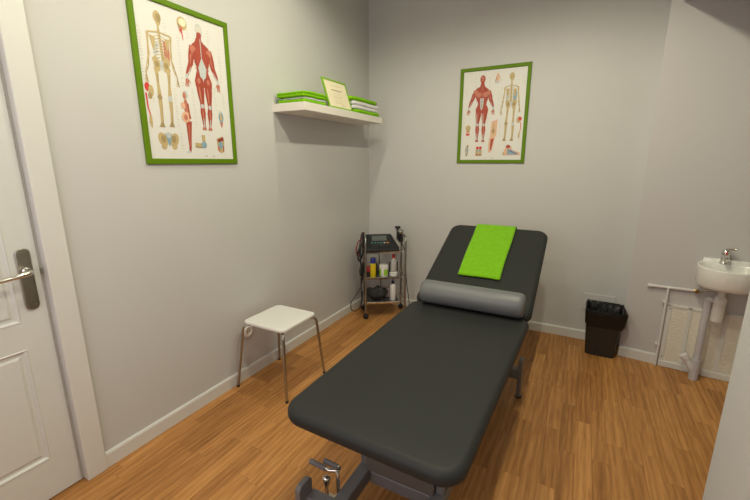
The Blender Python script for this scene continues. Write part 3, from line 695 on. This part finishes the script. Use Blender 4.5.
# therapy console: wedge with sloping face
cz = SHZ[2] + .0005
CN = thing('therapy_console', 'black electrotherapy console with sloping screen and keys on top of trolley', 'medical device', tl(0, 0, cz), TA)
bm = new()
cx0, cx1, cy0, cy1, fh, bh = .002, TS - .004, -.012, TD - .02, .022, .125
pf = [(cy0, .004), (cy0, fh), (cy0 + .03, fh + .018), (cy1 - .03, bh), (cy1, bh), (cy1, .004)]
a = [bm.verts.new((cx0 - (.010 if i in (2, 3) else 0) * 0, y, z)) for i, (y, z) in enumerate(pf)]; b = [bm.verts.new((cx1, y, z)) for y, z in pf]
n = len(pf)
fs = [bm.faces.new((a[k], a[(k + 1) % n], b[(k + 1) % n], b[k])) for k in range(n)] + [bm.faces.new(a), bm.faces.new(b[::-1])]
for v in (a[3], a[4]): v.co.x -= .020
for v in (b[3], b[4]): v.co.x -= .052
bmesh.ops.bevel(bm, geom=list({e for f in fs for e in f.edges}), offset=.006, segments=2, profile=.5, affect='EDGES')
for x in (cx0 + .03, cx1 - .03):
    for y in (.02, .16): lathe(bm, [(0, 0), (.008, 0), (.008, .006)], 10, (x, y, 0))
link('console_body', bm, M['blackmid'], CN, False)
sl = math.atan2(bh - fh - .018, cy1 - .03 - cy0 - .03)
FM = T((cx0 + cx1) / 2 - .016, cy0 + .03, fh + .018) @ Matrix.Rotation(sl, 4, 'X')
bm = new(); vs = box(bm, -.090, .095, .012, .160, -.001, .0025, .002, 1); xf(bm, vs, FM); fp = link('face_panel', bm, M['black'], CN, False)
bm = new(); vs = box(bm, -.070, .065, .082, .150, .0022, .004); xf(bm, vs, FM); link('screen', bm, M['screen'], fp, False)
for i in range(6):
    x = -.072 + i * .028
    bm = new(); vs = box(bm, x - .008, x + .008, .045, .062, .0022, .006, .002, 1); xf(bm, vs, FM); link('key', bm, M['green_led' if i < 4 else ('greykey' if i == 4 else 'orange')], fp, False)
bm = new(); v = lathe(bm, [(.018, 0), (.018, .006), (.014, .009), (0, .009)], 18); xf(bm, v, FM @ T(0, .018, .002)); link('dial', bm, M['black'], fp)

# things on the middle tier
mz = SHZ[1] + .0008
def bottle(name, label, cat, at, parts, group=None):
    t = thing(name, label, cat, at, TA, group)
    for nm, prof, m in parts:
        bm = new(); lathe(bm, prof, 22); link(nm, bm, M[m], t)
    return t
bottle('spray_can', 'yellow spray can with blue cap on middle tier of trolley', 'spray can', tl(.070, .045, mz),
       [('can_body', [(0, 0), (.026, 0), (.027, .004), (.027, .118), (.024, .126), (0, .126)], 'yellow'), ('can_cap', [(.0, .1265), (.0255, .1265), (.0255, .164), (.022, .174), (0, .174)], 'bluecap')])
bottle('ointment_tub', 'crimson tub with black base at left end of middle trolley tier', 'tub', tl(.036, .09, mz),
       [('tub_body', [(0, .0), (.024, 0), (.024, .036), (0, .036)], 'black'), ('tub_lid', [(0, .0362), (.026, .0362), (.026, .074), (.018, .086), (0, .086)], 'redjar')])
bottle('marker_bottle', 'slim black bottle behind the yellow spray can on trolley', 'bottle', tl(.110, .12, mz),
       [('bottle_body', [(0, 0), (.012, 0), (.012, .085), (.006, .10), (.004, .108), (0, .108)], 'black')])
t = bottle('cream_jar', 'white cream jar with lime green label on middle tier of trolley', 'jar', tl(.168, .055, mz),
           [('jar_body', [(0, 0), (.038, 0), (.040, .004), (.040, .082), (.038, .086), (0, .086)], 'whiteplastic'), ('jar_lid', [(0, .0865), (.042, .0865), (.042, .102), (.039, .106), (0, .106)], 'whiteplastic')])
bm = new()
for a0, a1 in ((-PI / 2 - .1, -PI / 2 + 1.0), (-PI / 2 - 1.5, -PI / 2 - .72)):
    for k in range(10):
        q = [(a0 + (a1 - a0) * (k + d) / 10) for d in (0, 1)]
        bm.faces.new([bm.verts.new((.0404 * math.cos(x), .0404 * math.sin(x), z)) for x, z in ((q[0], .012), (q[1], .012), (q[1], .070), (q[0], .070))])
link('jar_label', bm, M['limelabel'], t)
t = bottle('squeeze_bottle', 'cloudy squeeze bottle with red cap at right end of middle trolley tier', 'bottle', tl(.258, .06, mz),
           [('bottle_body', [(0, 0), (.034, 0), (.036, .006), (.036, .030), (.030, .036), (.029, .132), (.020, .152), (.012, .165), (0, .165)], 'clear'), ('bottle_cap', [(0, .1655), (.014, .1655), (.015, .182), (.012, .198), (0, .199)], 'redcap'),
            ('bottle_base', [(0, .001), (.0368, .001), (.0370, .032), (.030, .0365), (.0295, .044)], 'whiteplastic')])
for x in (-.034, .034):
    bm = new(); box(bm, x - .005, x + .005, -.012, .012, .038, .130, .003, 1); link('dark_grip', bm, M['black'], t, False)
# bottom tier
bz = SHZ[0] + .0008
bottle('lotion_bottle', 'white lotion bottle with navy cap on bottom tier of trolley', 'bottle', tl(.254, .06, bz),
       [('bottle_body', [(0, 0), (.025, 0), (.027, .004), (.027, .130), (.022, .148), (.012, .157), (0, .157)], 'whiteplastic'), ('bottle_cap', [(0, .1575), (.014, .1575), (.014, .178), (.006, .182), (.005, .204), (0, .204)], 'navycap')])
bm = new(); vs = slab(bm, .085, .06, .085, .012, .008); xf(bm, vs, T(0, 0, 0) @ Matrix.Rotation(.3, 4, 'Z'))
for v in bm.verts: v.co.x += .006 * math.sin(v.co.z * 70); v.co.y += .005 * math.sin(v.co.x * 80)
tag(link('tissue_pack', bm, M['pinkpack'], None, loc=tl(.212, .165, bz)), 'pale pinkish packet behind the lotion bottle on bottom trolley tier', 'packet')
bm = new(); bmesh.ops.create_uvsphere(bm, u_segments=28, v_segments=16, radius=1)
for v in bm.verts:
    x, y, z = v.co; w = 1 + .10 * math.sin(7 * x + 3 * y) + .07 * math.sin(11 * y + 5 * z + 1)
    v.co = Vector((x * .094 * w, y * .062 * w, max(-.001, (z * .5 + .5) ** .8 *   .118 * w - .002)))
    if v.co.z < .003: v.co.z = 0
bg = link('cable_bag', bm, M['bag'], None, loc=tl(.110, .085, bz)); bg.rotation_euler.z = TA
tag(bg, 'black bag of coiled leads lying on bottom tier of trolley', 'bag')
# treatment heads hanging at the right of the console
def probe(name, at, tilt, label, rz):
    t = thing(name, label, 'probe', at, rz)
    R_ = Matrix.Rotation(tilt, 4, 'X')
    bm = new(); lathe(bm, [(0, 0), (.010, .002), (.013, .02), (.012, .07), (.015, .085), (.012, .088)], 16, mtx=R_); link('probe_grip', bm, M['black'], t)
    bm = new(); lathe(bm, [(.012, .0885), (.024, .092), (.026, .100), (.026, .110), (.022, .114), (0, .114)], 20, mtx=R_); link('probe_head', bm, M['dullchrome'] if tilt > 0 else M['black'], t)
    return t
HB = thing('probe_holder', 'small black holder clipped to right rail of trolley, carrying two probes', 'holder', tl(TW - .026, .03, .722), TA)
bm = new(); box(bm, -.030, -.010, .0, .16, -.022, -.006, .003, 1); box(bm, -.010, .012, .02, .05, -.022, .036, .003, 1); box(bm, -.010, .012, .10, .13, -.022, .036, .003, 1); link('holder_bracket', bm, M['black'], HB, False)
probe('treatment_probe', tl(TW - .048, .14, .712), -.15, 'black treatment probe standing upright in rear of trolley holder', TA)
probe('treatment_probe', tl(TW - .046, .05, .712), .45, 'treatment probe with metal head leaning in front of trolley holder', TA)
# leads
def cable(pts, label, m='rubber', r=.0042):
    bm = new(); tube(bm, smoothpath(pts, 8), r, 8); tag(link('cable', bm, M[m], None), label, 'cable', 'leads hanging on the trolley')
cable([tl(.03, TD + .004, .70), tl(-.014, TD * .7, .77), tl(-.036, TD * .55, .70), tl(-.050, TD * .4, .60), tl(-.034, TD * .45, .50), tl(-.026, TD * .6, .40), tl(-.034, TD * .6, .26), tl(-.026, TD * .6, .16), tl(-.034, TD * .7, .08), tl(-.03, TD * .9, .03)], 'black lead hanging straight down beside left frame of trolley', r=.006)
cable([tl(.012, TD * .8, .715), tl(-.016, TD * .45, .775), tl(-.030, TD * .1, .70), tl(-.068, .0, .62), tl(-.055, TD * .1, .54), tl(-.026, .02, .60), tl(-.022, .01, .69), tl(-.020, .0, .74)], 'black lead looped over top of left trolley rail', r=.007)
cable([tl(-.030, .135, .60), tl(-.040, .06, .48), tl(-.026, .03, .38), tl(-.048, .0, .30), tl(-.085, -.04, .25), tl(-.135, -.07, .19), tl(-.128, -.07, .115), tl(-.07, -.03, .105), tl(-.032, .03, .16), tl(-.026, .05, .25)], 'thin black lead making a wide low loop left of trolley', r=.0036)
cable([tl(-.030, .10, .63), tl(-.058, .05, .58), tl(-.080, .03, .63), tl(-.062, .06, .70), tl(-.030, .09, .73), tl(-.018, .12, .770), tl(.004, .14, .772)], 'dark red lead bunched with black ones on left trolley rail', 'wine', .005)
cable([tl(-.016, .03, .74), tl(-.040, .01, .66), tl(-.046, .0, .56), tl(-.036, .01, .47), tl(-.046, .01, .40), tl(-.030, .015, .37), tl(-.022, .01, .44), tl(-.024, .0, .53)], 'thick black lead doubled up in front of left trolley frame', r=.0075)
t = thing('lead_plug', 'black plug with silver tip hanging on lead left of trolley', 'plug', tl(-.046, -.012, .445), TA)
bm = new(); lathe(bm, [(0, -.035), (.010, -.033), (.012, -.01), (.012, .03), (.007, .04), (0, .042)], 14); link('plug_body', bm, M['black'], t)
bm = new(); lathe(bm, [(0, -.052), (.006, -.051), (.007, -.036), (0, -.0355)], 12); link('plug_tip', bm, M['chrome'], t)
cable([tl(TW - .02, .13, .69), tl(TW + .018, .10, .58), tl(TW + .020, .09, .44), tl(TW + .030, .06, .28), tl(TW + .045, .02, .13), tl(TW + .025, .0, .06), tl(TW + .018, .06, .10), tl(TW + .020, .09, .22)], 'black lead looping down right side of trolley', r=.004)
cable([tl(TW * .38, TD + .006, .65), tl(TW * .42, TD + .016, .50), tl(TW * .40, TD + .014, .40), tl(TW * .45, TD + .010, .29), tl(TW * .46, TD + .012, .20), tl(TW * .40, TD + .02, .05)], 'black lead dropping behind the middle of trolley', r=.004)

# ---------------------------------------------------------------- bin
BN = thing('waste_bin', 'black plastic waste bin with liner standing against back wall', 'bin', (2.076, -.205, 0), -.03)
bm = new()
def brect(w, d, z, yo=0, r=.02): return [bm.verts.new((x, y + yo, z)) for x, y in rrect(w, d, r, 5)]
rs = [brect(.176, .118, 0), brect(.186, .130, .004), brect(.232, .220, .350), brect(.236, .224, .355), brect(.226, .214, .355), brect(.176, .122, .01)]
bm.faces.new(rs[0][::-1]); bm.faces.new(rs[-1])
for a, b in zip(rs, rs[1:]):
    n = len(a)
    for k in range(n): bm.faces.new((a[k], a[(k + 1) % n], b[(k + 1) % n], b[k]))
link('bin_body', bm, M['binbody'], BN)
bm = new(); rg = random.Random(4)
def lring(w, d, z, amp, zj):
    out = []
    for i, (x, y) in enumerate(rrect(w, d, .022, 9)):
        k = 1 + amp * math.sin(i * 1.7 + z * 40) + rg.uniform(-amp, amp) * .6
        out.append(bm.verts.new((x * k, y * k, z + zj * math.sin(i * .55 + 1) + rg.uniform(-zj, zj) * .4)))
    return out
rs = [lring(.226, .196, .245, .010, .012), lring(.234, .208, .275, .010, .004), lring(.240, .222, .315, .008, .003), lring(.246, .234, .350, .006, .003), lring(.240, .228, .366, .007, .004), lring(.222, .206, .354, .010, .003), lring(.200, .175, .27, .03, .004), lring(.17, .12, .10, .04, .004), lring(.10, .06, .05, .05, .002)]
bm.faces.new(rs[-1])
for a, b in zip(rs, rs[1:]):
    n = len(a)
    for k in range(n): bm.faces.new((a[k], a[(k + 1) % n], b[(k + 1) % n], b[k]))
for v in bm.verts:
    if v.co.x > .08 and v.co.z > .22: v.co.x += .018 * min(1, max(0, (.06 - v.co.y) / .15))
ln = link('bin_liner', bm, M['liner'], BN); ln['label'] = 'glossy crumpled black liner folded over the rim'

# ---------------------------------------------------------------- small wall fittings
bm = new(); box(bm, 1.932, 2.152, -.006, 0, .250, .388, .002, 1); tag(link('cover_plate', bm, M['wall'], None, False), 'wall-coloured rectangular cover plate on back wall behind the bin', 'cover plate')
sk_ = thing('wall_socket', 'round white power socket low on left wall behind the stool', 'socket', (0, -1.655, .314))
bm = new(); v = lathe(bm, [(.040, 0), (.040, .006), (.036, .010), (.026, .011), (.024, .004), (0, .004)], 28, mtx=Matrix.Rotation(PI / 2, 4, 'Y')); link('socket_ring', bm, M['seat'], sk_)
for s in (-1, 1):
    bm = new(); v = lathe(bm, [(0, .0055), (.0035, .0055), (.0035, .0045)], 10); xf(bm, v, T(0, s * .0095, 0) @ Matrix.Rotation(PI / 2, 4, 'Y')); link('socket_hole', bm, M['black'], sk_, False)

# ---------------------------------------------------------------- sink corner
def swobj(o): o.matrix_world = SWM; return o
# textured panel with battens on the wall
PN = thing('wall_panel', 'cream textured board with battens on wall under the sink', 'panel'); PN.matrix_world = SWM
bm = new(); box(bm, .240, 1.1, .0005, .016, .0, .455); link('panel_board', bm, M['panel'], PN, False)
for u in (.254, .362, .545, .74):
    bm = new(); box(bm, u - .012, u + .012, .016, .020, .045, .455, .002, 1); link('batten', bm, M['trim'], PN, False)
bm = new(); box(bm, .242, 1.1, .016, .020, .437, .455, .002, 1); link('batten', bm, M['trim'], PN, False)
bm = new(); box(bm, .240, 1.1, .016, .028, 0, .045, .004, 1); link('bottom_strip', bm, M['trim'], PN, False)
for u, z in ((.249, .425), (.249, .075)):
    bm = new(); v = lathe(bm, [(0, .0012), (.004, .001), (.004, 0)], 10); xf(bm, v, T(u + .006, .0201, z) @ Matrix.Rotation(-PI / 2, 4, 'X')); link('screw', bm, M['black'], PN, False)

# basin
SK = thing('wall_basin', 'small white ceramic hand basin mounted on the wall, partly behind right partition', 'sink'); SK.matrix_world = SWM @ T(.487, 0, 0)
def dshape(hw, dep, back=0., n=30):
    mid = .118; pts = []
    for k in range(n + 1):
        a = PI * k / n; c, q = math.cos(a), math.sin(a)
        pts.append((hw * math.copysign(abs(c) ** .86, c), mid + (dep - mid) * abs(q) ** .86))
    bw = hw * .74
    L = [(-hw * .985, mid * .72), (-hw * .93, mid * .45), (-hw * .84, mid * .2), (-bw, 0)]
    L = [(x, back + y * (mid - back) / mid) for x, y in L]
    pts += L + [(-bw + 2 * bw * k / 6, back) for k in range(1, 6)] + [(-x, y) for x, y in reversed(L)]
    return pts
bm = new()
def dr_(hw, dep, z, back=0.): return [bm.verts.new((x, y, z)) for x, y in dshape(hw, dep, back)]
rs = [dr_(.04, .13, .642), dr_(.100, .225, .644), dr_(.132, .272, .654), dr_(.143, .288, .672), dr_(.148, .296, .772), dr_(.147, .295, .778), dr_(.144, .291, .781), dr_(.136, .281, .780, .055), dr_(.130, .273, .770, .062), dr_(.118, .250, .720, .068), dr_(.090, .21, .692, .08), dr_(.03, .165, .682, .10)]
bm.faces.new(rs[0][::-1]); bm.faces.new(rs[-1])
for a, b in zip(rs, rs[1:]):
    n = len(a)
    for k in range(n): bm.faces.new((a[k], a[(k + 1) % n], b[(k + 1) % n], b[k]))
box(bm, -.112, .112, .001, .030, .70, .803, .010, 3)
link('basin_bowl', bm, M['ceramic'], SK)
bm = new()
lathe(bm, [(0, 0), (.026, 0), (.026, .006), (.021, .012), (.020, .05), (.023, .056), (.023, .075), (.016, .084), (0, .086)], 20, (-.012, .040, .7815))
tube(bm, smoothpath([(-.012, .045, .822), (-.014, .09, .832), (-.016, .12, .828), (-.016, .135, .818)]), [.017] * 6 + [.015] * 12 + [.0125], 14)
tp = link('tap', bm, M['chrome'], SK); tp['label'] = 'chrome single-lever mixer tap'
bm = new(); tube(bm, smoothpath([(-.012, .042, .866), (.005, .060, .876), (.028, .078, .880)]), [.011] * 4 + [.008] * 8 + [.006], 12); link('tap_lever', bm, M['chrome'], tp)
bm = new(); v = lathe(bm, [(0, .001), (.006, .001), (.006, 0)], 12); xf(bm, v, T(-.012, .0635, .850) @ Matrix.Rotation(-PI / 2, 4, 'X')); link('tap_marker', bm, M['redcap'], tp, False)
# waste trap and pipe
WP = thing('waste_pipe', 'grey-white plastic waste trap and drain pipe running from basin to floor', 'pipe'); WP.matrix_world = SWM
bm = new(); lathe(bm, [(.018, .640), (.018, .585), (.022, .585), (.030, .57), (.033, .565), (.033, .545), (.030, .54), (.032, .44), (.028, .425), (0, .425)][::-1], 24, (.482, .115, 0)); link('bottle_trap', bm, M['whiteplastic'], WP)
bm = new(); tube(bm, roundpath([(.482, .115, .550), (.4295, .106, .555), (.4295, .105, .53), (.4295, .105, .10)], .035, 7), .020, 16)
tube(bm, [(.4295, .105, .14), (.4295, .105, .085), (.4295, .105, .0)], .026, 16)
link('drain_pipe', bm, M['pvcgrey'], WP)
bm = new(); tube(bm, [(.428, .105, .05), (.395, .108, .10), (.365, .110, .145)], .019, 14); tube(bm, [(.372, .1095, .135), (.358, .1105, .156)], .024, 14); link('branch_stub', bm, M['pvc'], WP)
# water supply
SP = thing('water_pipe', 'thin white water pipes on wall left of basin with brass valve', 'pipe'); SP.matrix_world = SWM @ T(0, 0, .018)
bm = new(); tube(bm, [(.118, .014, .548), (.365, .014, .556)], .0095, 12); lathe(bm, [(0, -.006), (.013, -.006), (.013, .02), (0, .02)], 12, mtx=T(.118, .014, .548) @ Matrix.Rotation(PI / 2, 4, 'Y')); link('horizontal_pipe', bm, M['pvc'], SP)
bm = new(); tube(bm, [(.2265, .030, .552), (.2265, .030, -.018)], .0075, 12); link('vertical_pipe', bm, M['pvc'], SP)
for z in (.45, .14):
    bm = new(); box(bm, .206, .236, .001, .034, z - .006, z + .006, .002, 1); link('pipe_clip', bm, M['pvc'], SP, False)
bm = new(); tube(bm, [(.365, .014, .556), (.385, .02, .556)], .013, 10); tube(bm, [(.375, .014, .556), (.375, .045, .556)], .010, 10); v_ = link('valve', bm, M['brass'], SP)
bm = new(); tube(bm, smoothpath([(.385, .02, .556), (.43, .035, .575), (.47, .05, .585), (.480, .08, .622)]), .006, 10); link('flexible_hose', bm, M['nickel'], SP)

# ---------------------------------------------------------------- lights: four recessed spots in a grid
def spot(x, y, e, size=166, blend=.45):
    l = bpy.data.lights.new('downlight', 'SPOT'); l.energy = e; l.color = (1, .955, .72); l.shadow_soft_size = .045
    l.spot_size = math.radians(size); l.spot_blend = blend
    o = bpy.data.objects.new('downlight', l); COL.objects.link(o); o.location = (x, y, CH - .03); return o
for x, y, e in ((.635, -1.33, 28), (1.69, -1.33, 60), (.635, -2.23, 34), (1.69, -2.23, 80)): spot(x, y, e)
spot(1.0, -3.3, 30)
al = bpy.data.lights.new('fill_light', 'AREA'); al.shape = 'RECTANGLE'; al.size = 1.6; al.size_y = 1.3; al.energy = 20; al.color = (.96, .86, 1.)  # unseen mauve fill added behind the camera to tint the lower walls
ao = bpy.data.objects.new('fill_light', al); COL.objects.link(ao); ao.location = (1.1, -3.95, 1.5); ao.rotation_euler = (PI / 2, 0, 0)
w = bpy.data.worlds.new('World'); sc.world = w; w.use_nodes = True
w.node_tree.nodes['Background'].inputs[0].default_value = (.55, .50, .55, 1); w.node_tree.nodes['Background'].inputs[1].default_value = .1

# ---------------------------------------------------------------- camera
cd = bpy.data.cameras.new('camera'); cam = bpy.data.objects.new('camera', cd); COL.objects.link(cam)
cd.sensor_width = 36; cd.lens = 386.94 / 750 * 36; cd.clip_start = .02
cam.location = (1.8419, -3.34373, 1.40); cam.rotation_euler = (math.radians(90 - 12.905), 0, math.radians(27.988))
sc.camera = cam
sc.view_settings.view_transform = 'Standard'; sc.view_settings.look = 'None'; sc.view_settings.exposure = -.58; sc.view_settings.gamma = 1
